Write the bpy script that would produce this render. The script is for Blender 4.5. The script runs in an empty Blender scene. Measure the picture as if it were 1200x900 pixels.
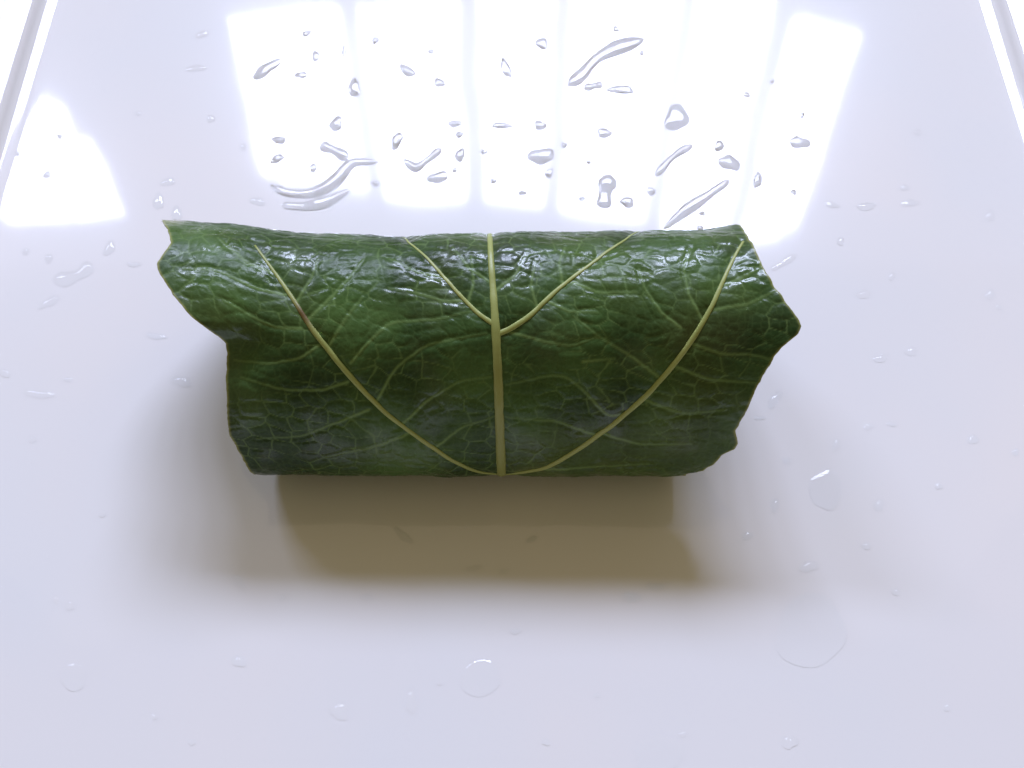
import bpy, math, random
import numpy as np
from mathutils import Vector, noise as mnoise

random.seed(7)
rng = np.random.default_rng(7)
scene = bpy.context.scene
C = scene.collection

# ------------------------------------------------------------------ camera
PITCH = math.radians(58.5)          # looking down at the plate
DIST = 0.235                        # metres from lens to the plate centre
FPX, IW, IH = 1400.0, 1200.0, 900.0 # focal length in photo pixels, photo size
CAM = np.array([0.0, -DIST * math.cos(PITCH), DIST * math.sin(PITCH)])
FWD = np.array([0.0, math.cos(PITCH), -math.sin(PITCH)])
UPV = np.array([0.0, math.sin(PITCH), math.cos(PITCH)])
cam_data = bpy.data.cameras.new('camera')
cam_data.sensor_width = 36.0
cam_data.lens = 36.0 * FPX / IW
cam_data.clip_start = 0.005
cam_data.clip_end = 50.0
cam = bpy.data.objects.new('camera', cam_data)
cam.location = CAM
cam.rotation_euler = (math.pi / 2 - PITCH, 0, 0)
C.objects.link(cam)
scene.camera = cam


def ray(px, py):
    d = FWD + np.array([1.0, 0, 0]) * ((px - IW / 2) / FPX) + UPV * ((IH / 2 - py) / FPX)
    return d / np.linalg.norm(d)


def on_plate(px, py, z=0.0):
    d = ray(px, py)
    return CAM + d * ((z - CAM[2]) / d[2])


# ------------------------------------------------------------------ world: dim warm room light
world = bpy.data.worlds.new('World')
scene.world = world
world.use_nodes = True
bgn = world.node_tree.nodes['Background']
bgn.inputs['Color'].default_value = (0.315, 0.255, 0.148, 1)
bgn.inputs['Strength'].default_value = 0.71

# ------------------------------------------------------------------ window light: one lamp for each pane
WIN_Y = 2.0
WIN_RAD = 34.5
WIN_COL = (0.81, 0.89, 1.24)


def mirror_hit(px, py):
    """where the light seen mirrored at this spot of the plate comes from, on the window wall"""
    p = on_plate(px, py)
    d = ray(px, py)
    d = np.array([d[0], d[1], -d[2]])
    return p + d * ((WIN_Y - p[1]) / d[1])


def pane_lamp(name, x0, x1, z0, z1, rad, col, spread=180):
    ld = bpy.data.lights.new(name, 'AREA')
    ld.shape = 'RECTANGLE'
    ld.size = abs(x1 - x0)
    ld.size_y = abs(z1 - z0)
    ld.energy = rad * math.pi * ld.size * ld.size_y
    ld.color = col
    o = bpy.data.objects.new(name, ld)
    o.location = ((x0 + x1) / 2, WIN_Y, (z0 + z1) / 2)
    o.rotation_euler = (-math.pi / 2, 0, 0)
    C.objects.link(o)


TOPS = ([286, 330, 412, 540, 562, 858, 880, 940, 985], [22, 16, 14, 2, -30, -30, 4, 30, 46])
FEET = ([286, 312, 412, 450, 560, 650, 720, 790, 890, 950, 985], [196, 212, 226, 231, 233, 243, 250, 262, 278, 284, 264])


def window_strips(name, panes, tops, feet, yref, rad, step):
    """each pane of an arched window as narrow upright strips of light"""
    for xa, xb in panes:
        n = max(1, round((xb - xa) / step))
        for k in range(n):
            x0, x1 = xa + (xb - xa) * k / n, xa + (xb - xa) * (k + 1) / n
            xm = (x0 + x1) / 2
            a, b = mirror_hit(x0, yref), mirror_hit(x1, yref)
            zt, zb = mirror_hit(xm, float(np.interp(xm, *feet)))[2], mirror_hit(xm, float(np.interp(xm, *tops)))[2]
            pane_lamp(name, a[0], b[0], zb, zt, rad, WIN_COL)


window_strips('window_pane_lamp', [(286, 410), (433, 538), (564, 645), (668, 780), (803, 887), (911, 985)], TOPS, FEET, 100, WIN_RAD, 21)
# second window further left, widened out of view to soften the shadow
window_strips('side_window_lamp', [(-320, -200), (-180, -60), (-40, 39), (43, 110)],
              ([-320, 40, 62, 76, 92, 110], [96, 92, 92, 108, 136, 186]), ([-320, 60, 110], [264, 264, 258]), 170, WIN_RAD * 0.7, 17)
# broad weak lamps added around the window to soften the roll's shadow, fading upwards
for z0, z1, rad, col in [(1.2, 2.6, 0.45, (0.95, 0.95, 1.02)), (2.6, 3.3, 0.24, (1.05, 0.92, 0.74)), (3.3, 4.0, 0.24, (1.08, 0.90, 0.66)),
                         (4.0, 4.8, 0.22, (1.08, 0.90, 0.66)), (4.8, 5.8, 0.18, (1.08, 0.90, 0.66))]:
    pane_lamp('soft_fill_lamp', -2.3, 2.1, z0, z1, rad, col)
# dim warm lamp added for the patch mirrored at the top right of the plate
a, b = mirror_hit(962, 20), mirror_hit(1026, 20)
pane_lamp('warm_patch_lamp', a[0], b[0], mirror_hit(990, -20)[2], mirror_hit(990, 34)[2], 3.0, (1.0, 0.66, 0.46))

# ------------------------------------------------------------------ render settings
scene.view_settings.view_transform = 'Standard'
scene.view_settings.look = 'None'
scene.view_settings.exposure = 0.06
scene.view_settings.gamma = 1.0
scene.view_settings.use_curve_mapping = False
scene.render.engine = 'CYCLES'
scene.cycles.use_denoising = True
scene.cycles.max_bounces = 10
scene.cycles.transmission_bounces = 8
scene.cycles.caustics_refractive = True
scene.cycles.caustics_reflective = True
scene.cycles.blur_glossy = 0.0
scene.cycles.sample_clamp_indirect = 0.0
scene.cycles.sample_clamp_direct = 0.0


# ------------------------------------------------------------------ helpers
def tag(o, label=None, cat=None, group=None, kind=None):
    if label: o['label'] = label
    if cat: o['category'] = cat
    if group: o['group'] = group
    if kind: o['kind'] = kind
    return o


def mesh_obj(name, verts, faces, mats, parent=None, smooth=True, mat_ids=None):
    me = bpy.data.meshes.new(name)
    me.from_pydata([tuple(v) for v in verts], [], [tuple(f) for f in faces])
    for m in (mats if isinstance(mats, (list, tuple)) else [mats]):
        me.materials.append(m)
    if mat_ids is not None:
        me.polygons.foreach_set('material_index', mat_ids)
    me.polygons.foreach_set('use_smooth', [smooth] * len(me.polygons))
    me.update()
    o = bpy.data.objects.new(name, me)
    C.objects.link(o)
    if parent is not None:
        o.parent = parent
    return o


def new_mat(name):
    m = bpy.data.materials.new(name)
    m.use_nodes = True
    nt = m.node_tree
    return m, nt, nt.nodes['Principled BSDF']


def sstep(a, b, x):
    t = np.clip((x - a) / (b - a), 0, 1)
    return t * t * (3 - 2 * t)


_tab = rng.random((64, 64))


def vnoise(x, y):
    xi, yi = np.floor(x).astype(int), np.floor(y).astype(int)
    fx, fy = x - xi, y - yi
    fx, fy = fx * fx * (3 - 2 * fx), fy * fy * (3 - 2 * fy)
    g = lambda i, j: _tab[(xi + i) % 64, (yi + j) % 64]
    return (g(0, 0) * (1 - fx) + g(1, 0) * fx) * (1 - fy) + (g(0, 1) * (1 - fx) + g(1, 1) * fx) * fy


def fbm(x, y, n=3):
    s, a, t = 0, 0.5, 0
    for k in range(n):
        s = s + a * vnoise(x * 2 ** k + 17 * k, y * 2 ** k + 5 * k)
        t += a
        a *= 0.5
    return s / t


# ------------------------------------------------------------------ materials
PORC = (0.80, 0.80, 0.80, 1)
mat_plate, nt, b = new_mat('white_porcelain')
b.inputs['Base Color'].default_value = PORC
b.inputs['IOR'].default_value = 1.5
tc = nt.nodes.new('ShaderNodeTexCoord')
n1 = nt.nodes.new('ShaderNodeTexNoise'); n1.inputs['Scale'].default_value = 40
n1.inputs['Detail'].default_value = 2
mr = nt.nodes.new('ShaderNodeMapRange')
mr.inputs['To Min'].default_value = 0.04; mr.inputs['To Max'].default_value = 0.058
nt.links.new(tc.outputs['Object'], n1.inputs['Vector'])
nt.links.new(n1.outputs['Fac'], mr.inputs['Value'])
nt.links.new(mr.outputs['Result'], b.inputs['Roughness'])
n2 = nt.nodes.new('ShaderNodeTexNoise'); n2.inputs['Scale'].default_value = 32
n2.inputs['Detail'].default_value = 1
bp = nt.nodes.new('ShaderNodeBump'); bp.inputs['Strength'].default_value = 0.12
bp.inputs['Distance'].default_value = 0.0008
nt.links.new(tc.outputs['Object'], n2.inputs['Vector'])
nt.links.new(n2.outputs['Fac'], bp.inputs['Height'])
nt.links.new(bp.outputs['Normal'], b.inputs['Normal'])

b.inputs['Coat Weight'].default_value = 0.3
b.inputs['Coat Roughness'].default_value = 0.20
b.inputs['Coat IOR'].default_value = 1.33
n3 = nt.nodes.new('ShaderNodeTexNoise'); n3.inputs['Scale'].default_value = 14
n3.inputs['Detail'].default_value = 3
cr3 = nt.nodes.new('ShaderNodeValToRGB')
cr3.color_ramp.elements[0].position = 0.3; cr3.color_ramp.elements[0].color = (0.785, 0.80, 0.815, 1)
cr3.color_ramp.elements[1].position = 0.7; cr3.color_ramp.elements[1].color = (0.83, 0.81, 0.80, 1)
nt.links.new(tc.outputs['Object'], n3.inputs['Vector'])
nt.links.new(n3.outputs['Fac'], cr3.inputs['Fac'])
nt.links.new(cr3.outputs['Color'], b.inputs['Base Color'])

mat_wetbase, nt, b = new_mat('porcelain_under_water')
b.inputs['Base Color'].default_value = (0.785, 0.785, 0.785, 1)
b.inputs['Roughness'].default_value = 1.0
b.inputs['Specular IOR Level'].default_value = 0.0

mat_water = bpy.data.materials.new('clear_water')
mat_water.use_nodes = True
nt = mat_water.node_tree
nt.nodes.clear()
out = nt.nodes.new('ShaderNodeOutputMaterial')
gl = nt.nodes.new('ShaderNodeBsdfGlass')
gl.inputs['IOR'].default_value = 1.33
gl.inputs['Roughness'].default_value = 0.0
gl.inputs['Color'].default_value = (1, 1, 1, 1)
nt.links.new(gl.outputs[0], out.inputs['Surface'])


mat_film = bpy.data.materials.new('thin_clear_water')
mat_film.use_nodes = True
nt = mat_film.node_tree
nt.nodes.clear()
out = nt.nodes.new('ShaderNodeOutputMaterial')
fr = nt.nodes.new('ShaderNodeFresnel'); fr.inputs['IOR'].default_value = 1.33
tr = nt.nodes.new('ShaderNodeBsdfTransparent')
gs = nt.nodes.new('ShaderNodeBsdfGlossy'); gs.inputs['Roughness'].default_value = 0.02
ms = nt.nodes.new('ShaderNodeMixShader')
ge = nt.nodes.new('ShaderNodeNewGeometry')
inv = nt.nodes.new('ShaderNodeMath'); inv.operation = 'SUBTRACT'; inv.inputs[0].default_value = 1.0
mul = nt.nodes.new('ShaderNodeMath'); mul.operation = 'MULTIPLY'
nt.links.new(ge.outputs['Backfacing'], inv.inputs[1])
nt.links.new(fr.outputs[0], mul.inputs[0])
nt.links.new(inv.outputs[0], mul.inputs[1])
nt.links.new(mul.outputs[0], ms.inputs[0])
nt.links.new(tr.outputs[0], ms.inputs[1])
nt.links.new(gs.outputs[0], ms.inputs[2])
nt.links.new(ms.outputs[0], out.inputs['Surface'])


def leaf_material(name, bright=1.0):
    m, nt, b = new_mat(name)
    at = nt.nodes.new('ShaderNodeAttribute'); at.attribute_name = 'vein'
    ae = nt.nodes.new('ShaderNodeAttribute'); ae.attribute_name = 'margin'
    tc = nt.nodes.new('ShaderNodeTexCoord')
    no = nt.nodes.new('ShaderNodeTexNoise'); no.inputs['Scale'].default_value = 70
    no.inputs['Detail'].default_value = 4
    nt.links.new(tc.outputs['Object'], no.inputs['Vector'])
    cr = nt.nodes.new('ShaderNodeValToRGB')
    cr.color_ramp.elements[0].position = 0.36
    cr.color_ramp.elements[0].color = (0.020 * bright, 0.047 * bright, 0.012 * bright, 1)
    cr.color_ramp.elements[1].position = 0.72
    cr.color_ramp.elements[1].color = (0.074 * bright, 0.148 * bright, 0.038 * bright, 1)
    nt.links.new(no.outputs['Fac'], cr.inputs['Fac'])
    mx = nt.nodes.new('ShaderNodeMix'); mx.data_type = 'RGBA'
    nt.links.new(at.outputs['Fac'], mx.inputs['Factor'])
    no2 = nt.nodes.new('ShaderNodeTexNoise'); no2.inputs['Scale'].default_value = 28
    no2.inputs['Detail'].default_value = 5
    nt.links.new(tc.outputs['Object'], no2.inputs['Vector'])
    mo = nt.nodes.new('ShaderNodeMapRange')
    mo.inputs['From Min'].default_value = 0.5; mo.inputs['From Max'].default_value = 0.75
    mo.inputs['To Max'].default_value = 0.6
    nt.links.new(no2.outputs['Fac'], mo.inputs['Value'])
    mo2 = nt.nodes.new('ShaderNodeMix'); mo2.data_type = 'RGBA'
    nt.links.new(mo.outputs['Result'], mo2.inputs['Factor'])
    nt.links.new(cr.outputs['Color'], mo2.inputs[6])
    mo2.inputs[7].default_value = (0.085, 0.105, 0.018, 1)
    nt.links.new(mo2.outputs[2], mx.inputs[6])
    mx.inputs[7].default_value = (0.19, 0.30, 0.10, 1)
    mx2 = nt.nodes.new('ShaderNodeMix'); mx2.data_type = 'RGBA'
    nt.links.new(ae.outputs['Fac'], mx2.inputs['Factor'])
    nt.links.new(mx.outputs[2], mx2.inputs[6])
    mx2.inputs[7].default_value = (0.44, 0.44, 0.15, 1)
    nt.links.new(mx2.outputs[2], b.inputs['Base Color'])
    nr = nt.nodes.new('ShaderNodeTexNoise'); nr.inputs['Scale'].default_value = 160
    nr.inputs['Detail'].default_value = 3
    nt.links.new(tc.outputs['Object'], nr.inputs['Vector'])
    rr = nt.nodes.new('ShaderNodeMapRange')
    rr.inputs['From Min'].default_value = 0.3; rr.inputs['From Max'].default_value = 0.7
    rr.inputs['To Min'].default_value = 0.20; rr.inputs['To Max'].default_value = 0.50
    nt.links.new(nr.outputs['Fac'], rr.inputs['Value'])
    nt.links.new(rr.outputs['Result'], b.inputs['Roughness'])
    b.inputs['IOR'].default_value = 1.31
    nw = nt.nodes.new('ShaderNodeTexNoise'); nw.inputs['Scale'].default_value = 95
    nw.inputs['Detail'].default_value = 3
    nt.links.new(tc.outputs['Object'], nw.inputs['Vector'])
    rw = nt.nodes.new('ShaderNodeMapRange')
    rw.inputs['To Max'].default_value = 1.0
    rw.inputs['From Min'].default_value = 0.50; rw.inputs['From Max'].default_value = 0.62
    nt.links.new(nw.outputs['Fac'], rw.inputs['Value'])
    nt.links.new(rw.outputs['Result'], b.inputs['Coat Weight'])
    b.inputs['Coat IOR'].default_value = 1.33
    b.inputs['Coat Roughness'].default_value = 0.13
    fn = nt.nodes.new('ShaderNodeTexNoise'); fn.inputs['Scale'].default_value = 900
    fn.inputs['Detail'].default_value = 3
    nt.links.new(tc.outputs['Object'], fn.inputs['Vector'])
    bp = nt.nodes.new('ShaderNodeBump'); bp.inputs['Strength'].default_value = 0.3
    bp.inputs['Distance'].default_value = 0.0004
    nt.links.new(fn.outputs['Fac'], bp.inputs['Height'])
    nt.links.new(bp.outputs['Normal'], b.inputs['Normal'])
    return m


mat_leaf = leaf_material('vine_leaf_green')

mat_vein, nt, b = new_mat('leaf_vein_yellow_green')
tc = nt.nodes.new('ShaderNodeTexCoord')
no = nt.nodes.new('ShaderNodeTexNoise'); no.inputs['Scale'].default_value = 60
no.inputs['Detail'].default_value = 3
cr = nt.nodes.new('ShaderNodeValToRGB')
cr.color_ramp.elements[0].position = 0.3; cr.color_ramp.elements[0].color = (0.30, 0.35, 0.09, 1)
cr.color_ramp.elements[1].position = 0.7; cr.color_ramp.elements[1].color = (0.40, 0.45, 0.15, 1)
nt.links.new(tc.outputs['Object'], no.inputs['Vector'])
nt.links.new(no.outputs['Fac'], cr.inputs['Fac'])
sa = nt.nodes.new('ShaderNodeAttribute'); sa.attribute_name = 'stain'
mxs = nt.nodes.new('ShaderNodeMix'); mxs.data_type = 'RGBA'
nt.links.new(sa.outputs['Fac'], mxs.inputs['Factor'])
nt.links.new(cr.outputs['Color'], mxs.inputs[6])
mxs.inputs[7].default_value = (0.13, 0.075, 0.02, 1)
nt.links.new(mxs.outputs[2], b.inputs['Base Color'])
b.inputs['Roughness'].default_value = 0.42
fn = nt.nodes.new('ShaderNodeTexNoise'); fn.inputs['Scale'].default_value = 700
nt.links.new(tc.outputs['Object'], fn.inputs['Vector'])
bp = nt.nodes.new('ShaderNodeBump'); bp.inputs['Strength'].default_value = 0.2
bp.inputs['Distance'].default_value = 0.0003
nt.links.new(fn.outputs['Fac'], bp.inputs['Height'])
nt.links.new(bp.outputs['Normal'], b.inputs['Normal'])

mat_table, nt, b = new_mat('pale_table_laminate')
no = nt.nodes.new('ShaderNodeTexNoise'); no.inputs['Scale'].default_value = 30
cr = nt.nodes.new('ShaderNodeValToRGB')
cr.color_ramp.elements[0].color = (0.42, 0.38, 0.33, 1)
cr.color_ramp.elements[1].color = (0.5, 0.46, 0.4, 1)
nt.links.new(no.outputs['Fac'], cr.inputs['Fac'])
nt.links.new(cr.outputs['Color'], b.inputs['Base Color'])
b.inputs['Roughness'].default_value = 0.4

# ------------------------------------------------------------------ table and plate
TABLE_Z = -0.006
tb = mesh_obj('table', [(-0.6, -0.5, TABLE_Z), (0.6, -0.5, TABLE_Z), (0.6, 0.6, TABLE_Z), (-0.6, 0.6, TABLE_Z)],
              [(0, 1, 2, 3)], mat_table, smooth=False)
tag(tb, 'pale table top under the white plate', 'table', kind='structure')

pl_, pr_ = on_plate(20, 94), on_plate(1197, 92)
XL, XR = pl_[0], pr_[0]                      # inner rim line, left and right
YB = on_plate(600, -22)[1] + 0.035                   # inner rim line at the back
YF = on_plate(600, 900)[1] - 0.035                    # and at the front
PCX, PCY = (XL + XR) / 2, (YB + YF) / 2
PHX, PHY = (XR - XL) / 2, (YB - YF) / 2


def rounded_rect(hx, hy, r, n=24, m=30):
    pts = []
    for (sx, sy, a0) in [(1, 1, 0), (-1, 1, 90), (-1, -1, 180), (1, -1, 270)]:
        cx, cy = sx * (hx - r), sy * (hy - r)
        for k in range(n + 1):
            a = math.radians(a0 + 90 * k / n)
            pts.append((cx + r * math.cos(a), cy + r * math.sin(a)))
    return pts


# profile: (offset outwards from the inner rim line, height)
prof = [(-0.060, 0.0), (-0.030, 0.0), (-0.015, 0.0), (-0.008, 0.0), (-0.005, 0.0), (-0.0035, 0.00008),
        (-0.0022, 0.0004), (-0.0014, 0.0009), (-0.0006, 0.0017), (0.0, 0.0024), (0.0008, 0.0029), (0.0018, 0.00325), (0.003, 0.0036),
        (0.008, 0.0046), (0.016, 0.0062), (0.022, 0.0074), (0.0245, 0.0078), (0.0256, 0.0076), (0.0262, 0.0070),
        (0.0258, 0.0062), (0.0245, 0.0056), (0.016, 0.0040), (0.005, 0.0015), (-0.004, -0.0030), (-0.010, -0.0046), (-0.030, -0.0050)]
pv, pf = [], []
base_n = None
for off, z in prof:
    ring = rounded_rect(PHX + off, PHY + off, max(0.004, 0.026 + off))
    base_n = len(ring)
    pv += [(PCX + x, PCY + y, z) for x, y in ring]
for k in range(len(prof) - 1):
    for i in range(base_n):
        j = (i + 1) % base_n
        pf.append((k * base_n + i, (k + 1) * base_n + i, (k + 1) * base_n + j, k * base_n + j))
# foot ring down to the table, and the flat floor and underside
nv = len(pv)
for off, z in [(-0.031, TABLE_Z), (-0.035, TABLE_Z), (-0.036, -0.0048)]:
    pv += [(PCX + x, PCY + y, z) for x, y in rounded_rect(PHX + off, PHY + off, max(0.004, 0.026 + off))]
last = (len(prof) - 1) * base_n
for k, (s, e) in enumerate([(last, nv), (nv, nv + base_n), (nv + base_n, nv + 2 * base_n)]):
    for i in range(base_n):
        j = (i + 1) % base_n
        pf.append((s + i, e + i, e + j, s + j))
pf.append(list(range(base_n)))
pf.append(list(reversed(range(nv + 2 * base_n, nv + 3 * base_n))))
plate = mesh_obj('plate', pv, pf, mat_plate)
tag(plate, 'wet white glossy square porcelain plate under the rolled leaf', 'plate')

# ------------------------------------------------------------------ the rolled leaf
root = bpy.data.objects.new('rolled_leaf', None)
root.empty_display_size = 0.02
C.objects.link(root)
tag(root, 'rolled green vine leaf parcel with pale veins lying on the white plate', 'leaf roll')

# cross-section of the roll (y, z): a flattened parcel with a sloping front, as a closed smooth loop that
# starts under the parcel, climbs the front, passes over the top and comes down at the back
SEC_R = 0.0222
CTRL = np.array([(-0.15, 0.0), (-0.6, 0.0), (-1.0, 0.02), (-1.27, 0.27), (-1.22, 0.64), (-1.02, 1.09), (-0.70, 1.42), (-0.28, 1.55),
                 (0.13, 1.49), (0.46, 1.18), (0.75, 0.68), (0.93, 0.30), (0.75, 0.03), (0.30, 0.0)]) * SEC_R


def closed_curve(P, n):
    m = len(P)
    u = np.linspace(0, m, n, endpoint=False)
    i, f = np.floor(u).astype(int), (u - np.floor(u))[:, None]
    p0, p1, p2, p3 = P[(i - 1) % m], P[i % m], P[(i + 1) % m], P[(i + 2) % m]
    return 0.5 * (2 * p1 + (p2 - p0) * f + (2 * p0 - 5 * p1 + 4 * p2 - p3) * f ** 2 + (3 * p1 - p0 - 3 * p2 + p3) * f ** 3)


LOOP = closed_curve(CTRL, 4096)
for _ in range(3000):                                   # soften the joints of the curve
    LOOP = 0.25 * np.roll(LOOP, 1, 0) + 0.5 * LOOP + 0.25 * np.roll(LOOP, -1, 0)
LOOP[:, 1] -= LOOP[:, 1].min()
HB = LOOP[:, 1].max() / 2
TH = np.linspace(0.0, 0.985, 4000)


def section(t):
    u = (np.asarray(t) % 1.0) * len(LOOP)
    i = np.floor(u).astype(int) % len(LOOP)
    f = u - np.floor(u)
    j = (i + 1) % len(LOOP)
    return LOOP[i, 0] * (1 - f) + LOOP[j, 0] * f, LOOP[i, 1] * (1 - f) + LOOP[j, 1] * f


def proj(x, y, z):
    dy, dz = y - CAM[1], z - CAM[2]
    depth = dy * FWD[1] + dz * FWD[2]
    v = dy * UPV[1] + dz * UPV[2]
    return IW / 2 + FPX * x / depth, IH / 2 - FPX * v / depth, depth


# shift the roll along y, then scale it, until its silhouette spans the photographed height
ROLL_Y, SC = 0.0, 1.0
PY_TOP, PY_BOT = 277.0, 560.0
for _ in range(40):
    y, z = section(TH)
    y, z = y * SC + ROLL_Y, z * SC
    py = proj(0, y, z)[1]
    t, bt = py.min(), py.max()
    SC *= (PY_BOT - PY_TOP) / (bt - t)
    y, z = section(TH)
    py = proj(0, y * SC + ROLL_Y, z * SC)[1]
    ROLL_Y += ((py.min() + py.max()) / 2 - (PY_TOP + PY_BOT) / 2) * (CAM[2] / FPX / math.sin(PITCH) ** 2) * 0.9
secy, secz = section(TH)
secy, secz = secy * SC + ROLL_Y, np.maximum(secz * SC, 0.0) + 0.0009
seg = np.hypot(np.diff(secy), np.diff(secz))
S = np.concatenate([[0], np.cumsum(seg)])            # arc length from the hidden front underside
spx, spy, sdep = proj(0, secy, secz)
iT, iB = int(np.argmin(spy)), int(np.argmax(spy))    # silhouette rows: top (back) and bottom (front)
S_T, S_B = S[iT], S[iB]
print('roll', SC, ROLL_Y, 'height', 2 * HB * SC, TH[iT], TH[iB])
# unit normal of the section
ty, tz = np.gradient(secy, S), np.gradient(secz, S)
nrm_y, nrm_z = -tz, ty
if (nrm_z[np.argmax(secz)]) < 0:
    nrm_y, nrm_z = -nrm_y, -nrm_z


def s_at(py):
    """arc length of the visible row whose picture height is py (rows run from bottom to top)"""
    rows = spy[iB:iT + 1]
    return np.interp(-np.asarray(py, float), -rows, S[iB:iT + 1])


def dep_at(s):
    return np.interp(s, S, sdep)


def to_xs(pts):
    pts = np.array(pts, float)
    s = s_at(pts[:, 1])
    x = (pts[:, 0] - IW / 2) / FPX * dep_at(s)
    return np.stack([x, s], 1)


# edges of the outer leaf
left_edge = [(188, 261), (190, 268), (200, 286), (201, 292), (192, 303), (185, 313), (188, 322), (205, 346), (222, 366), (243, 381),
             (254, 389), (261, 398), (262, 420), (264, 455), (266, 490), (268, 506), (277, 522), (286, 540), (297, 556), (300, 561)]
right_edge = [(862, 270), (870, 276), (878, 288), (890, 315), (904, 341), (920, 365), (933, 382), (935, 388), (931, 397), (912, 411),
              (903, 426), (890, 448), (880, 468), (870, 490), (861, 506), (863, 520), (860, 527), (847, 533), (836, 546), (818, 555), (804, 560), (795, 565)]
LX, RX = to_xs(left_edge), to_xs(right_edge)


def edge_x(E, s, back, under):
    o = np.argsort(E[:, 1])
    xs, ss = E[o, 0], E[o, 1]
    x = np.interp(s, ss, xs)
    x = np.where(s > ss[-1], xs[-1] + back * sstep(0, 0.03, s - ss[-1]), x)
    x = np.where(s < ss[0], xs[0] + under * sstep(0, 0.02, ss[0] - s), x)
    return x


NX, NS = 560, 400
sg = np.concatenate([np.linspace(S[0], S_B, 70, endpoint=False), np.linspace(S_B, S_T, 250, endpoint=False), np.linspace(S_T, S[-1], 80)])
NS = len(sg)
tg = np.linspace(0, 1, NX)
xl = edge_x(LX, sg, 0.012, 0.004)
xr = edge_x(RX, sg, -0.006, -0.004)
wob = 0.00022 * (fbm(sg * 700, sg * 0 + 3.3) - 0.5) * 2
xl, xr = xl + wob, xr + 0.00022 * (fbm(sg * 700, sg * 0 + 9.1) - 0.5) * 2
SG, TG = np.meshgrid(sg, tg, indexing='ij')
XG = xl[:, None] * (1 - TG) + xr[:, None] * TG
yb, zb = np.interp(sg, S, secy), np.interp(sg, S, secz)
ny, nz = np.interp(sg, S, nrm_y), np.interp(sg, S, nrm_z)

# ---- veins in leaf coordinates (x, arc length)
MAIN = {
    'midrib': ([(588, 572), (588, 562), (586, 510), (584, 450), (581, 385), (578, 340), (575, 300), (574, 277)],
               [6.2, 6.6, 6.4, 6.0, 5.8, 4.6, 4.0, 3.6]),
    'left_low': ([(588, 564), (560, 554), (520, 533), (480, 505), (450, 481), (425, 456), (400, 428), (380, 402), (360, 376), (345, 350), (325, 320), (298, 288)],
                 [3.6, 3.6, 3.7, 3.8, 4.0, 4.2, 4.2, 4.2, 4.0, 3.4, 2.8, 1.6]),
    'right_low': ([(588, 566), (640, 550), (680, 528), (720, 498), (760, 463), (790, 430), (815, 395), (835, 360), (850, 325), (864, 296), (870, 287)],
                  [3.8, 4.2, 4.4, 4.4, 4.4, 4.2, 4.0, 3.6, 3.0, 2.2, 1.8]),
    'left_high': ([(581, 381), (560, 366), (535, 340), (510, 311), (483, 284), (478, 279)], [3.8, 3.4, 2.9, 2.4, 1.8, 1.5]),
    'right_high': ([(583, 391), (598, 385), (620, 371), (655, 338), (690, 312), (725, 286), (735, 279)], [4.4, 4.2, 3.9, 3.3, 2.8, 2.2, 1.8]),
}
SECOND = [
    [(360, 370), (385, 347), (410, 321), (425, 300)], [(385, 402), (404, 371), (425, 345)], [(410, 423), (435, 395), (457, 375), (520, 372), (562, 360)],
    [(440, 470), (462, 430), (500, 402), (570, 390)], [(470, 497), (500, 468), (540, 445), (576, 442)], [(510, 525), (540, 500), (582, 488)],
    [(352, 381), (320, 379), (293, 366), (262, 350)], [(372, 402), (350, 417), (310, 424), (270, 420)], [(407, 446), (376, 455), (333, 454), (280, 440)],
    [(432, 478), (390, 496), (356, 510), (300, 512)], [(480, 507), (430, 525), (380, 536)], [(338, 340), (300, 335), (255, 318), (215, 316)],
    [(322, 315), (290, 308), (255, 285)], [(345, 350), (365, 320), (372, 300)],
    [(797, 387), (775, 370), (755, 342), (748, 318)], [(775, 447), (740, 420), (700, 395), (672, 372)], [(735, 487), (713, 490), (680, 455), (663, 441), (647, 440), (593, 452)],
    [(700, 513), (650, 494), (592, 489)], [(822, 377), (806, 350), (800, 320), (808, 295)],
    [(830, 367), (875, 361), (910, 345)], [(808, 405), (847, 419), (877, 419), (905, 425)], [(790, 432), (830, 448), (885, 452)], [(753, 470), (800, 487), (850, 482)],
    [(705, 510), (750, 522), (810, 522)], [(842, 340), (870, 330), (892, 318)], [(592, 387), (635, 400), (670, 407), (702, 395)],
    [(640, 352), (665, 366), (700, 368)], [(668, 330), (700, 345), (745, 345)], [(630, 362), (622, 335), (628, 305)], [(660, 335), (655, 310), (662, 290)],
    [(683, 425), (720, 422)], [(545, 350), (520, 352), (485, 340), (455, 335)], [(520, 322), (490, 318), (455, 300)], [(548, 354), (555, 330), (552, 300)],
    [(576, 330), (550, 315), (530, 290)], [(580, 340), (605, 322), (618, 296)], [(640, 552), (700, 548), (760, 545)],
]


def dense(poly, widths=None, n=60):
    p = to_xs(poly)
    d = np.concatenate([[0], np.cumsum(np.hypot(*np.diff(p, axis=0).T))])
    t = np.linspace(0, d[-1], n)
    # Catmull-like smoothing: interpolate, then smooth
    q = np.stack([np.interp(t, d, p[:, 0]), np.interp(t, d, p[:, 1])], 1)
    for _ in range(6):
        q[1:-1] = 0.25 * q[:-2] + 0.5 * q[1:-1] + 0.25 * q[2:]
    w = np.interp(t, d, widths) if widths is not None else None
    return q, w


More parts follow.
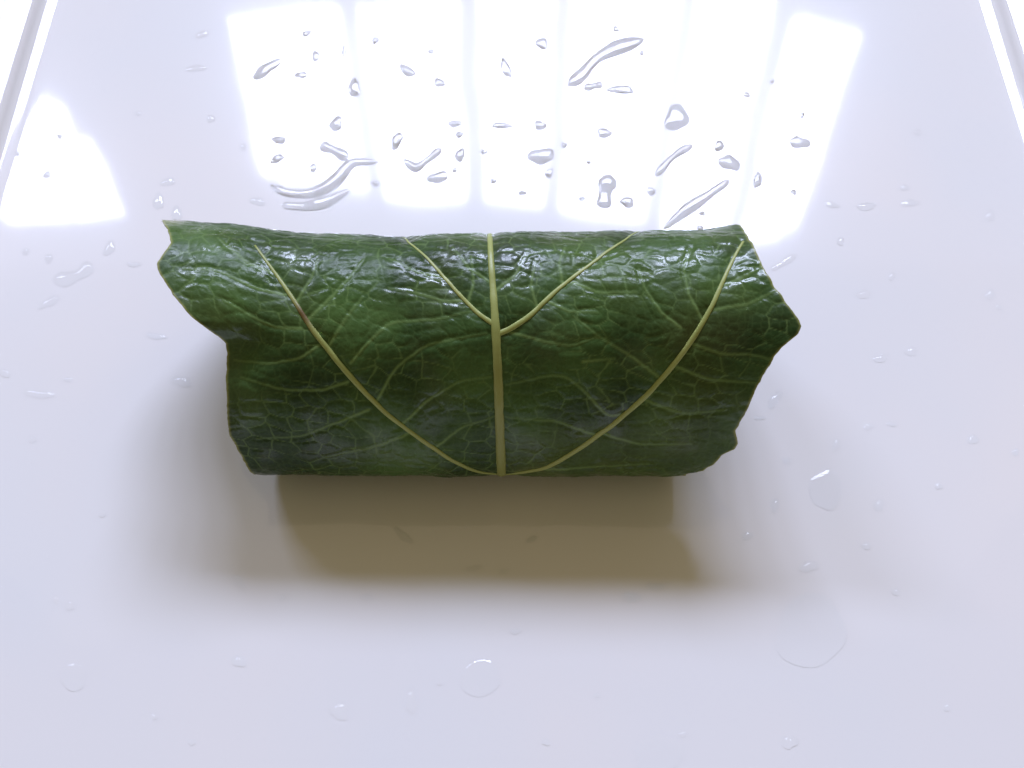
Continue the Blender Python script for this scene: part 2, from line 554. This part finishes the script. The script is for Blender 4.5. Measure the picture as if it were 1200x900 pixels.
def dist_to(q, X, Y, maxd):
    D = np.full(X.shape, maxd)
    T = np.zeros(X.shape)
    lo, hi = q.min(0) - maxd, q.max(0) + maxd
    m = (X > lo[0]) & (X < hi[0]) & (Y > lo[1]) & (Y < hi[1])
    px, py = X[m], Y[m]
    if px.size == 0:
        return D, T
    best = np.full(px.shape, maxd)
    bt = np.zeros(px.shape)
    for i in range(len(q) - 1):
        a, v = q[i], q[i + 1] - q[i]
        t = np.clip(((px - a[0]) * v[0] + (py - a[1]) * v[1]) / (v @ v + 1e-18), 0, 1)
        d = np.hypot(px - a[0] - t * v[0], py - a[1] - t * v[1])
        k = d < best
        best[k] = d[k]
        bt[k] = (i + t[k]) / (len(q) - 1)
    D[m], T[m] = best, bt
    return D, T


PXM = 0.000155                                           # metres for one photo pixel on the roll
vein = np.zeros(XG.shape)
height = np.zeros(XG.shape)
dmain = np.full(XG.shape, 1.0)
main_q = {}
for k, (poly, w) in MAIN.items():
    q, wv = dense(poly, w, 90)
    if poly[-1][1] < 284 and k != 'right_low':                                # these run on over the top and down the back
        d_ = (q[-1] - q[-8]) / np.linalg.norm(q[-1] - q[-8])
        d_ = np.array([d_[0] * 0.5, max(d_[1], 0.6)])
        ext = q[-1] + d_ * np.linspace(0.0006, 0.011, 18)[:, None]
        q, wv = np.vstack([q, ext]), np.concatenate([wv, np.linspace(wv[-1], wv[-1] * 0.6, 18)])
    wv = wv * (0.84 if k == 'midrib' else 0.74)
    main_q[k] = (q, wv * PXM)
    d, t = dist_to(q, XG, SG, 0.006)
    dmain = np.minimum(dmain, d)
dsec = np.full(XG.shape, 1.0)
for k, poly in enumerate(SECOND):
    q, _ = dense(poly, None, 40)
    q[1:-1] += (rng.random(q[1:-1].shape) - 0.5) * 0.00012
    d, t = dist_to(q, XG, SG, 0.003)
    wloc = 1.0 - 0.55 * t
    dsec = np.minimum(dsec, d)
    vein = np.maximum(vein, (0.88 * wloc) * np.exp(-(d / (0.00014 + 0.00014 * wloc)) ** 2))


def voronoi_edge(U, V, seed):
    r = np.random.default_rng(seed)
    jx, jy = r.random((128, 128)), r.random((128, 128))
    ui, vi = np.floor(U).astype(int), np.floor(V).astype(int)
    f1, f2 = np.full(U.shape, 9.0), np.full(U.shape, 9.0)
    cid = np.zeros(U.shape)
    for di in (-1, 0, 1):
        for dj in (-1, 0, 1):
            a, c = ui + di, vi + dj
            cx, cy = a + 0.1 + 0.8 * jx[a % 128, c % 128], c + 0.1 + 0.8 * jy[a % 128, c % 128]
            d = np.hypot(U - cx, V - cy)
            n = d < f1
            f2 = np.where(n, f1, np.minimum(f2, d))
            cid = np.where(n, jx[a % 128, (c + 31) % 128], cid)
            f1 = np.where(n, d, f1)
    return f2 - f1, cid


wx = (fbm(XG * 260, SG * 260) - 0.5)
wy = (fbm(XG * 260 + 40, SG * 260 + 11) - 0.5)
e1, c1 = voronoi_edge((XG + wx * 0.0012) / 0.0039 + 50, (SG + wy * 0.0012 + XG * 0.15) / 0.0027 + 20, 3)
e2, c2 = voronoi_edge((XG + wx * 0.001) / 0.0015 + 50, (SG + wy * 0.001) / 0.0012 + 20, 5)
g1 = np.exp(-(e1 / 0.13) ** 2)
g2 = np.exp(-(e2 / 0.16) ** 2)
patch = sstep(0.35, 0.6, fbm(XG * 150 + 7, SG * 150 + 2, 2))
vein = np.maximum(vein, 0.50 * np.exp(-(e1 / 0.055) ** 2) * (0.22 + 0.78 * patch))
vein = np.maximum(vein, 0.10 * g2)
# relief: cells bulge between sunken veins
cellh = (1 - np.exp(-(e1 / 0.28) ** 2)) * (0.5 + 0.8 * c1)
height += 0.00012 * cellh
height += 0.00005 * (1 - g2) * (0.2 + 1.1 * c2)
height -= 0.00022 * np.exp(-(dsec / 0.0006) ** 2)
height += 0.00013 * np.exp(-(dsec / 0.00025) ** 2)
height -= 0.0004 * np.exp(-(dmain / 0.0014) ** 2)
height += 0.0009 * (fbm(XG * 90 + 3, SG * 90 + 8, 2) - 0.5)
# cell-by-cell tilt makes the wet glints uneven
# leaf ends: free lobes lift, the tucked fold sinks
PXG = IW / 2 + FPX * XG / dep_at(SG)
back = sstep(S_T - 0.020, S_T + 0.004, SG)
lift = 0.0029 * sstep(395, 235, PXG) * back * sstep(S_T + 0.035, S_T + 0.010, SG)
lift += 0.0006 * sstep(815, 865, PXG) * back * sstep(S_T + 0.03, S_T + 0.008, SG)
s388, s405 = float(s_at(388)), float(s_at(410))
lift += 0.0021 * sstep(330, 235, PXG) * sstep(s388 - 0.0012, s388 + 0.0022, SG) * (1 - back)
lift -= 0.0019 * np.exp(-((PXG - 265) / 60) ** 2 - ((SG - s405) / 0.0052) ** 2)
lift += 0.0012 * sstep(880, 935, PXG) * np.exp(-((SG - float(s_at(380))) / 0.006) ** 2)
edge_d = np.minimum((XG - xl[:, None]), (xr[:, None] - XG))
lift += 0.0006 * np.exp(-(edge_d / 0.002) ** 2) * (fbm(SG * 160, XG * 40) - 0.45) * 2
low = np.clip(sstep(S_B - 0.004, S_B - 0.016, SG) + sstep(S_T + 0.028, S_T + 0.04, SG), 0, 1)
disp = height * (1 - 0.8 * low) + lift * (1 - low)
V = np.stack([XG, yb[:, None] + ny[:, None] * disp, np.maximum(zb[:, None] + nz[:, None] * disp, 0.0006)], -1)
V[..., 2] *= 1 + 0.04 * np.clip(XG / 0.05, -1, 1) * sstep(0.004, 0.02, V[..., 2])   # the parcel is a little thicker to the right
margin = 0.75 * np.exp(-(edge_d / 0.0003) ** 2) * (0.5 + 0.8 * fbm(SG * 300, XG * 50))
tip = np.exp(-((PXG - 196) / 16) ** 2 - ((SG - float(s_at(266))) / 0.004) ** 2)
margin = np.clip(np.maximum(margin, 0.45 * tip), 0, 1)

idx = np.arange(NS * NX).reshape(NS, NX)
quads = np.stack([idx[:-1, :-1], idx[:-1, 1:], idx[1:, 1:], idx[1:, :-1]], -1).reshape(-1, 4)
me = bpy.data.meshes.new('outer_leaf')
me.vertices.add(NS * NX)
me.vertices.foreach_set('co', V.reshape(-1).astype(np.float32))
me.loops.add(quads.size)
me.loops.foreach_set('vertex_index', quads.reshape(-1).astype(np.int32))
me.polygons.add(len(quads))
me.polygons.foreach_set('loop_start', np.arange(0, quads.size, 4, dtype=np.int32))
me.polygons.foreach_set('loop_total', np.full(len(quads), 4, dtype=np.int32))
me.polygons.foreach_set('use_smooth', np.ones(len(quads), dtype=bool))
me.materials.append(mat_leaf)
a = me.attributes.new('vein', 'FLOAT', 'POINT'); a.data.foreach_set('value', vein.reshape(-1).astype(np.float32))
a = me.attributes.new('margin', 'FLOAT', 'POINT'); a.data.foreach_set('value', margin.reshape(-1).astype(np.float32))
me.update(calc_edges=True)
me.validate()
blade = bpy.data.objects.new('outer_leaf', me)
C.objects.link(blade)
blade.parent = root
# which way do the faces look?
if me.polygons[len(quads) // 2].normal.z < 0:
    me.flip_normals()
so = blade.modifiers.new('thickness', 'SOLIDIFY')
so.thickness = 0.00035
so.offset = -1


# ---- the five raised main veins, each its own sub-part lying on the blade
def surf(x, s, off):
    y, z = np.interp(s, S, secy), np.interp(s, S, secz)
    n1_, n2_ = np.interp(s, S, nrm_y), np.interp(s, S, nrm_z)
    i = int(np.clip(np.searchsorted(sg, s), 0, NS - 1))
    j = int(np.clip((x - xl[i]) / (xr[i] - xl[i]) * (NX - 1), 0, NX - 1))
    dd = disp[max(i - 2, 0):i + 3, max(j - 2, 0):j + 3].mean()
    zz_ = z + n2_ * (dd + off)
    zz_ *= 1 + 0.04 * float(np.clip(x / 0.05, -1, 1)) * float(sstep(0.004, 0.02, np.array(zz_)))
    return np.array([x, y + n1_ * (dd + off), zz_]), np.array([0, n1_, n2_])


for k, (q, r) in main_q.items():
    P, N = [], []
    for (x, s), rad in zip(q, r):
        p, n = surf(x, s, 0.0)
        P.append(p); N.append(n)
    P, N = np.array(P), np.array(N)
    for _ in range(3):
        P[1:-1] = 0.25 * P[:-2] + 0.5 * P[1:-1] + 0.25 * P[2:]
    Tn = np.gradient(P, axis=0)
    Tn /= np.linalg.norm(Tn, axis=1)[:, None]
    B = np.cross(Tn, N); B /= np.linalg.norm(B, axis=1)[:, None]
    N = np.cross(B, Tn)
    if N[len(N) // 2][2] < 0: N = -N
    vv, ff = [], []
    M = 12
    for i in range(len(P)):
        rr = r[i] * (0.93 + 0.14 * vnoise(np.array([i * 0.35]), np.array([len(k) * 3.7]))[0])
        for m in range(M):
            an = 2 * math.pi * m / M
            vv.append(P[i] + B[i] * rr * math.cos(an) + N[i] * (rr * 0.55 * math.sin(an) + rr * 0.05))
    for i in range(len(P) - 1):
        for m in range(M):
            m2 = (m + 1) % M
            ff.append((i * M + m, i * M + m2, (i + 1) * M + m2, (i + 1) * M + m))
    ff.append(list(range(M))[::-1]); ff.append(list(range((len(P) - 1) * M, len(P) * M)))
    vo = mesh_obj('midrib' if k == 'midrib' else 'lateral_vein', vv, ff, mat_vein, blade)
    st = np.zeros(len(vv))
    if k == 'left_low':                                  # a brown bruised stretch of this vein
        spot = to_xs([(352, 365)])[0]
        st = np.repeat(np.exp(-(np.hypot(q[:, 0] - spot[0], q[:, 1] - spot[1]) / 0.0028) ** 2), M)
    elif k == 'midrib':
        st = np.repeat(0.18 * sstep(0.0, 0.004, float(s_at(395)) - q[:, 1]), M)
    at = vo.data.attributes.new('stain', 'FLOAT', 'POINT'); at.data.foreach_set('value', st.astype(np.float32))

# ---- inner folded leaf: closes the ends of the parcel
nu, nvv = 90, 120
iv, jf = [], []
x0, x1 = to_xs([(270, 470)])[0, 0] + 0.002, to_xs([(845, 470)])[0, 0] - 0.002
yc, zc = ROLL_Y, HB * SC * 0.95 + 0.0009
lv = np.linspace(0, 1, nvv, endpoint=False)
cen_y = LOOP[:, 0].mean() * SC + ROLL_Y
vein_i = []
for i in range(nu):
    t = i / (nu - 1)
    x = x0 + (x1 - x0) * t
    e = min(t, 1 - t) * 2
    k = 0.89 * (1 - (1 - min(1, e / 0.22)) ** 2.4) ** 0.5
    for a_ in lv:
        th = 2 * math.pi * a_
        yy, zz = section(np.array([a_]))
        pl = 1 + 0.05 * math.sin(th * 7 + 1) * (1 - min(1, e / 0.22))
        bump = 0.0006 * (mnoise.noise(Vector((x * 160, math.cos(th) * 3, math.sin(th) * 3))))
        iv.append((x + 0.002 * math.sin(th * 5) * (1 - min(1, e / 0.2)) * (1 if t < .5 else -1),
                   cen_y + (float(yy[0]) * SC + ROLL_Y - cen_y) * k * pl + bump, max(zc + (float(zz[0]) * SC - HB * SC) * k * pl + bump, 0.0013)))
        vein_i.append(0.25 if abs(math.sin(th * 4 + x * 60)) > 0.985 else 0.0)
for i in range(nu - 1):
    for j in range(nvv):
        j2 = (j + 1) % nvv
        jf.append((i * nvv + j, i * nvv + j2, (i + 1) * nvv + j2, (i + 1) * nvv + j))
jf.append(list(range(nvv))[::-1]); jf.append(list(range((nu - 1) * nvv, nu * nvv)))
inner = mesh_obj('inner_fold', iv, jf, mat_leaf, root)
at = inner.data.attributes.new('vein', 'FLOAT', 'POINT'); at.data.foreach_set('value', vein_i)
inner.data.attributes.new('margin', 'FLOAT', 'POINT')


# ------------------------------------------------------------------ water on the plate
def plate_z(x, y):
    d = min(PHX - abs(x - PCX), PHY - abs(y - PCY))
    return float(np.interp(-d, [p[0] for p in prof[:12]], [p[1] for p in prof[:12]]))


def drop_mesh(name, outline, H, power=2.2, soft=0.75, film=False):
    """closed dome of water over an outline on the plate, its base lying on the porcelain"""
    outline = np.array(outline)
    c = outline.mean(0)
    rings = [0.0, 0.35, 0.6, 0.78, 0.9, 0.97, 1.0]
    n = len(outline)
    vs, fs, mi = [], [], []
    z0 = plate_z(c[0], c[1]) + 0.00003
    vs.append((c[0], c[1], z0 + H))
    for rr in rings[1:]:
        h = H * max(0.0, 1 - rr ** power) ** soft
        for p in outline:
            q = c + (p - c) * rr
            vs.append((q[0], q[1], z0 + h))
    for i in range(n):
        fs.append((0, 1 + i, 1 + (i + 1) % n)); mi.append(0)
    for k in range(len(rings) - 2):
        for i in range(n):
            j = (i + 1) % n
            a_, b_ = 1 + k * n, 1 + (k + 1) * n
            fs.append((a_ + i, b_ + i, b_ + j, a_ + j)); mi.append(0)
    lastr = len(vs)
    vs += vs[1 + (len(rings) - 2) * n:]
    fs.append([lastr + i for i in range(n)][::-1]); mi.append(1)
    vs = [(x - c[0], y - c[1], z) for x, y, z in vs]
    o = mesh_obj(name, vs, fs, [mat_film if film else mat_water, mat_wetbase], mat_ids=mi)
    o.location = (c[0], c[1], 0)
    return o


def blob(px, py, w, h, rot=0.0, rough=0.16, n=26):
    """irregular outline around a spot of the plate"""
    k1, k2, k3 = [random.uniform(0, 6.28) for _ in range(3)]
    pts = []
    for i in range(n):
        a_ = -2 * math.pi * i / n
        r = 1 + rough * (0.55 * math.sin(2 * a_ + k1) + 0.5 * math.sin(3 * a_ + k2) + 0.3 * math.sin(5 * a_ + k3))
        x, y = w / 2 * r * math.cos(a_), h / 2 * r * math.sin(a_)
        c, s = math.cos(math.radians(rot)), math.sin(math.radians(rot))
        p = on_plate(px + x * c - y * s, py + x * s + y * c)
        pts.append((p[0], p[1]))
    ar = sum(pts[i][0] * pts[(i + 1) % n][1] - pts[(i + 1) % n][0] * pts[i][1] for i in range(n))
    return pts if ar > 0 else pts[::-1]


def streak_outline(poly, width):
    q = np.array(poly, float)
    d = np.concatenate([[0], np.cumsum(np.hypot(*np.diff(q, axis=0).T))])
    t = np.linspace(0, d[-1], 26)
    q = np.stack([np.interp(t, d, q[:, 0]), np.interp(t, d, q[:, 1])], 1)
    for _ in range(4):
        q[1:-1] = .25 * q[:-2] + .5 * q[1:-1] + .25 * q[2:]
    return q


def streak(name, poly, width, H, film=False):
    """a run of water along a line: domed across, round at both ends"""
    q = streak_outline(poly, width)
    tn = np.gradient(q, axis=0); tn /= np.linalg.norm(tn, axis=1)[:, None]
    nn = np.stack([-tn[:, 1], tn[:, 0]], 1)
    t = np.linspace(0, 1, len(q))
    ph = random.uniform(0, 6)
    wv = width / 2 * np.sqrt(np.clip(1 - np.abs(2 * t - 1) ** 5, 0.01, 1)) * (1 + 0.22 * np.sin(t * 9 + ph))
    M = 9
    vs, fs, mi = [], [], []
    for i in range(len(q)):
        for m in range(M):
            u = -1 + 2 * m / (M - 1)
            p = on_plate(*(q[i] + nn[i] * u * wv[i]))
            h = H * (max(0, 1 - abs(u) ** 2.2) ** 0.75) * (wv[i] / (width / 2))
            vs.append((p[0], p[1], plate_z(p[0], p[1]) + 0.00003 + h))
    for i in range(len(q) - 1):
        for m in range(M - 1):
            fs.append((i * M + m, i * M + m + 1, (i + 1) * M + m + 1, (i + 1) * M + m)); mi.append(0)
    b0 = len(vs)
    for i in range(len(q)):
        for u in (0, M - 1):
            v = vs[i * M + u]; vs.append((v[0], v[1], v[2]))
    for i in range(len(q) - 1):
        fs.append((b0 + 2 * i, b0 + 2 * i + 2, b0 + 2 * i + 3, b0 + 2 * i + 1)); mi.append(1)
    c = np.mean(np.array(vs), 0)
    vs = [(x - c[0], y - c[1], z) for x, y, z in vs]
    o = mesh_obj(name, vs, fs, [mat_film if film else mat_water, mat_wetbase], mat_ids=mi)
    # faces must look up
    me_ = o.data
    if me_.polygons[len(q) * 2].normal.z < 0:
        me_.flip_normals()
    o.location = (c[0], c[1], 0)
    return o


# px, py, width, height, rotation
DROPS_WINDOW = [
    (312, 81, 36, 14, -33), (359, 39, 11, 7, -10), (370, 66, 9, 13, 20), (353, 88, 14, 8, 5), (403, 60, 5, 14, 0), (415, 103, 15, 21, 15),
    (394, 145, 13, 20, 40), (327, 164, 15, 10, 0), (325, 186, 17, 9, -15), (367, 197, 9, 10, 0), (440, 47, 9, 9, 0),
    (477, 83, 18, 12, 35), (515, 97, 15, 9, 15), (593, 80, 10, 25, -28), (465, 165, 11, 22, 30), (533, 145, 17, 8, -10), (538, 158, 9, 7, 0),
    (539, 182, 11, 16, 0), (533, 199, 6, 6, 0), (513, 208, 24, 14, -5), (588, 147, 22, 8, 0), (633, 147, 13, 12, 0), (567, 178, 8, 6, 0),
    (635, 51, 17, 12, 15), (728, 105, 28, 11, 5), (708, 156, 15, 13, 0), (661, 170, 7, 7, 0), (634, 183, 29, 20, 0), (643, 203, 10, 11, 0),
    (735, 237, 17, 12, 5), (682, 233, 7, 6, 0), (722, 34, 7, 7, 0), (793, 138, 26, 33, -5), (763, 224, 10, 10, 0),
    (843, 171, 12, 12, 0), (855, 191, 25, 18, 25), (940, 135, 6, 8, 0), (937, 167, 23, 15, 12), (875, 111, 9, 7, 0), (888, 211, 11, 18, 0),
    (930, 225, 8, 6, 0), (823, 250, 7, 6, 0), (820, 267, 8, 6, 0), (752, 62, 6, 6, 0), (505, 60, 7, 6, 0), (578, 212, 7, 6, 0),
    (690, 190, 6, 5, 0), (905, 95, 6, 5, 0), (612, 226, 9, 6, 0), (440, 215, 10, 6, 0),
]
DROPS_LEFT = [
    (58, 354, 26, 10, -32), (128, 291, 22, 10, -60), (197, 213, 16, 10, -10), (186, 236, 12, 20, 0), (207, 250, 12, 17, 15),
    (213, 447, 22, 13, 10), (46, 462, 32, 10, 8), (5, 437, 16, 9, 15), (80, 445, 10, 6, 10), (38, 515, 9, 9, 0), (183, 394, 22, 8, 8), (57, 303, 8, 12, 0),
    (237, 40, 15, 8, -15), (230, 80, 24, 7, 0), (302, 236, 18, 9, 5), (285, 172, 8, 7, 0), (162, 133, 8, 5, 0), (247, 139, 9, 9, 0), (120, 603, 8, 7, 0),
    (30, 295, 9, 7, 0), (157, 310, 16, 6, 5), (20, 180, 7, 6, 0), (55, 205, 9, 8, 0), (70, 160, 6, 6, 0),
]
DROPS_FRONT = [
    (280, 682, 9, 22, -28), (398, 833, 20, 24, 0), (482, 822, 15, 28, 0), (604, 740, 12, 7, 0), (555, 666, 17, 7, -15),
    (590, 670, 9, 6, 0), (740, 700, 22, 11, 15), (768, 687, 25, 8, 5), (623, 632, 16, 6, -25), (66, 703, 7, 10, 0), (82, 710, 10, 12, 0),
    (280, 775, 16, 14, 0), (515, 800, 8, 7, 0), (430, 700, 12, 7, 0), (640, 870, 9, 8, 0), (330, 700, 9, 7, 0), (700, 815, 7, 6, 0), (180, 840, 9, 8, 0), (225, 870, 8, 8, 0),
]
DROPS_RIGHT = [
    (876, 628, 13, 9, -10), (948, 664, 20, 14, -15), (922, 540, 9, 9, 0), (980, 521, 9, 14, 25), (908, 592, 9, 18, 0),
    (1030, 592, 10, 16, 10), (1018, 500, 11, 8, 0), (1045, 497, 12, 6, 0), (908, 468, 10, 26, 40), (890, 490, 12, 5, 0), (1032, 420, 16, 10, -20),
    (1068, 412, 14, 11, -30), (925, 870, 18, 16, 0), (1045, 324, 8, 9, 0), (975, 240, 17, 7, 8), (1066, 238, 20, 8, -8),
    (1015, 242, 22, 9, 0), (1160, 253, 13, 11, 0), (1100, 570, 9, 7, 0), (1075, 155, 8, 7, 0), (985, 283, 9, 9, 0), (1160, 345, 11, 12, 0), (1012, 345, 16, 10, 0),
    (1140, 515, 12, 12, 0), (1050, 694, 9, 9, 0), (1190, 530, 9, 8, 0), (1015, 640, 12, 8, 0), (1060, 220, 12, 6, 0), (1170, 360, 8, 6, 20), (1110, 830, 9, 7, 0), (800, 860, 10, 8, 0),

]
BARS = [420, 551, 657, 791, 900]
ORD = ['first', 'second', 'third', 'fourth', 'fifth', 'sixth']
made = {}
for lst, side, grp in [(DROPS_WINDOW, 'w', 'water drops in the window reflection'), (DROPS_LEFT, 'left of', 'water drops left of the rolled leaf'),
                       (DROPS_FRONT, 'in front of', 'water drops in front of the rolled leaf'), (DROPS_RIGHT, 'right of', 'water drops right of the rolled leaf')]:
    for (px, py, w, h, rot) in lst:
        m = math.sqrt(w * h)
        p = drop_mesh('water_drop', blob(px, py, w, h, rot, 0.2), 0.00017 * min(w, h) * (random.uniform(0.08, 0.14) if side == 'w' else random.uniform(0.15, 0.24)), film=side != 'w')
        size = 'tiny' if m < 9.5 else ('small' if m < 14 else 'larger')
        form = 'long' if max(w, h) / min(w, h) > 1.7 else 'round'
        if side == 'w':
            where = 'in the %s reflected window pane from left' % ORD[sum(px > b_ for b_ in BARS)]
        elif side == 'in front of':
            where = 'in front of the leaf roll, ' + ('near shadow' if py < 720 else 'near bottom edge')
        else:
            where = side + ' the leaf roll, ' + ('high up' if py < 300 else 'at its level' if py < 560 else 'low down')
        made.setdefault((size, form, where, grp), []).append((px, p))
for (size, form, where, grp), ps in made.items():
    ps.sort(key=lambda t: t[0])
    n = len(ps)
    for k, (px, p) in enumerate(ps):
        rank = '' if n == 1 else (['left', 'right'][k] + ' of two' if n == 2 else ['left', 'middle', 'right'][k] + ' of three' if n == 3
                                  else ('leftmost' if k == 0 else 'rightmost' if k == n - 1 else (ORD + ['seventh', 'eighth', 'ninth', 'tenth'])[k] + ' from left'))
        tag(p, f'{size} {form} water drop {where}' + (', ' + rank if rank else ''), 'water drop', grp)

# flat puddles with a rounded edge
for (px, py, w, h, rot, H, label) in [
        (950, 740, 84, 84, 0, 0.00022, 'largest flat round water puddle near the lower right of the plate'),
        (968, 574, 36, 50, 0, 0.00026, 'upright oval water puddle on the plate right of the rolled leaf'),
        (563, 795, 46, 44, 0, 0.00028, 'round water puddle with a bright upper rim in front of the shadow'),
        (86, 794, 28, 34, 0, 0.00013, 'faint round water puddle near the lower left corner'),
        (772, 884, 60, 44, 0, 0.00012, 'faint wide water puddle at the bottom edge of the picture')]:
    o = drop_mesh('water_puddle', blob(px, py, w, h, rot, 0.10, 36), H, 4.0, 0.9, True)
    tag(o, label, 'puddle')
# runs and streaks of water
for (poly, w, H, label) in [
        ([(317, 217), (335, 227), (360, 228), (385, 219), (402, 204), (409, 189), (443, 190)], 13, 0.00030, 'curved run of water at the lower left of the window reflection'),
        ([(330, 240), (355, 243), (385, 236), (410, 222)], 12, 0.00024, 'short curved run of water just above the left part of the leaf'),
        ([(375, 170), (392, 176), (408, 186)], 12, 0.00026, 'short slanted run of water joining the curved run'),
        ([(473, 187), (487, 198), (503, 186), (517, 174)], 9, 0.00024, 'small bent run of water left of the middle of the window reflection'),
        ([(666, 100), (682, 88), (698, 68), (722, 56), (755, 46)], 15, 0.00034, 'long bent run of water high in the window reflection'),
        ([(684, 103), (694, 101), (706, 99)], 8, 0.00024, 'short level run of water at the foot of the bent run'),
        ([(716, 205), (710, 220), (707, 244)], 18, 0.00036, 'upright run of water above the middle of the leaf edge'),
        ([(812, 170), (796, 178), (784, 188), (768, 206)], 8, 0.00022, 'thin bent run of water between two drops in the window reflection'),
        ([(855, 211), (828, 230), (800, 249), (778, 268)], 12, 0.00030, 'long straight slanted streak of water behind the right part of the leaf'),
        ([(934, 298), (918, 308), (904, 316)], 7, 0.00020, 'thin slanted streak of water beside the upper right corner of the leaf'),
        ([(62, 328), (80, 327), (98, 319), (107, 308)], 15, 0.00045, 'bright curved run of water left of the leaf tip'),
        ([(462, 618), (472, 628), (484, 636)], 8, 0.00020, 'short streak of water lying in the shadow of the leaf')]:
    tag(streak('water_streak', poly, w, H, min(p[1] for p in poly) > 290), label, 'water streak')
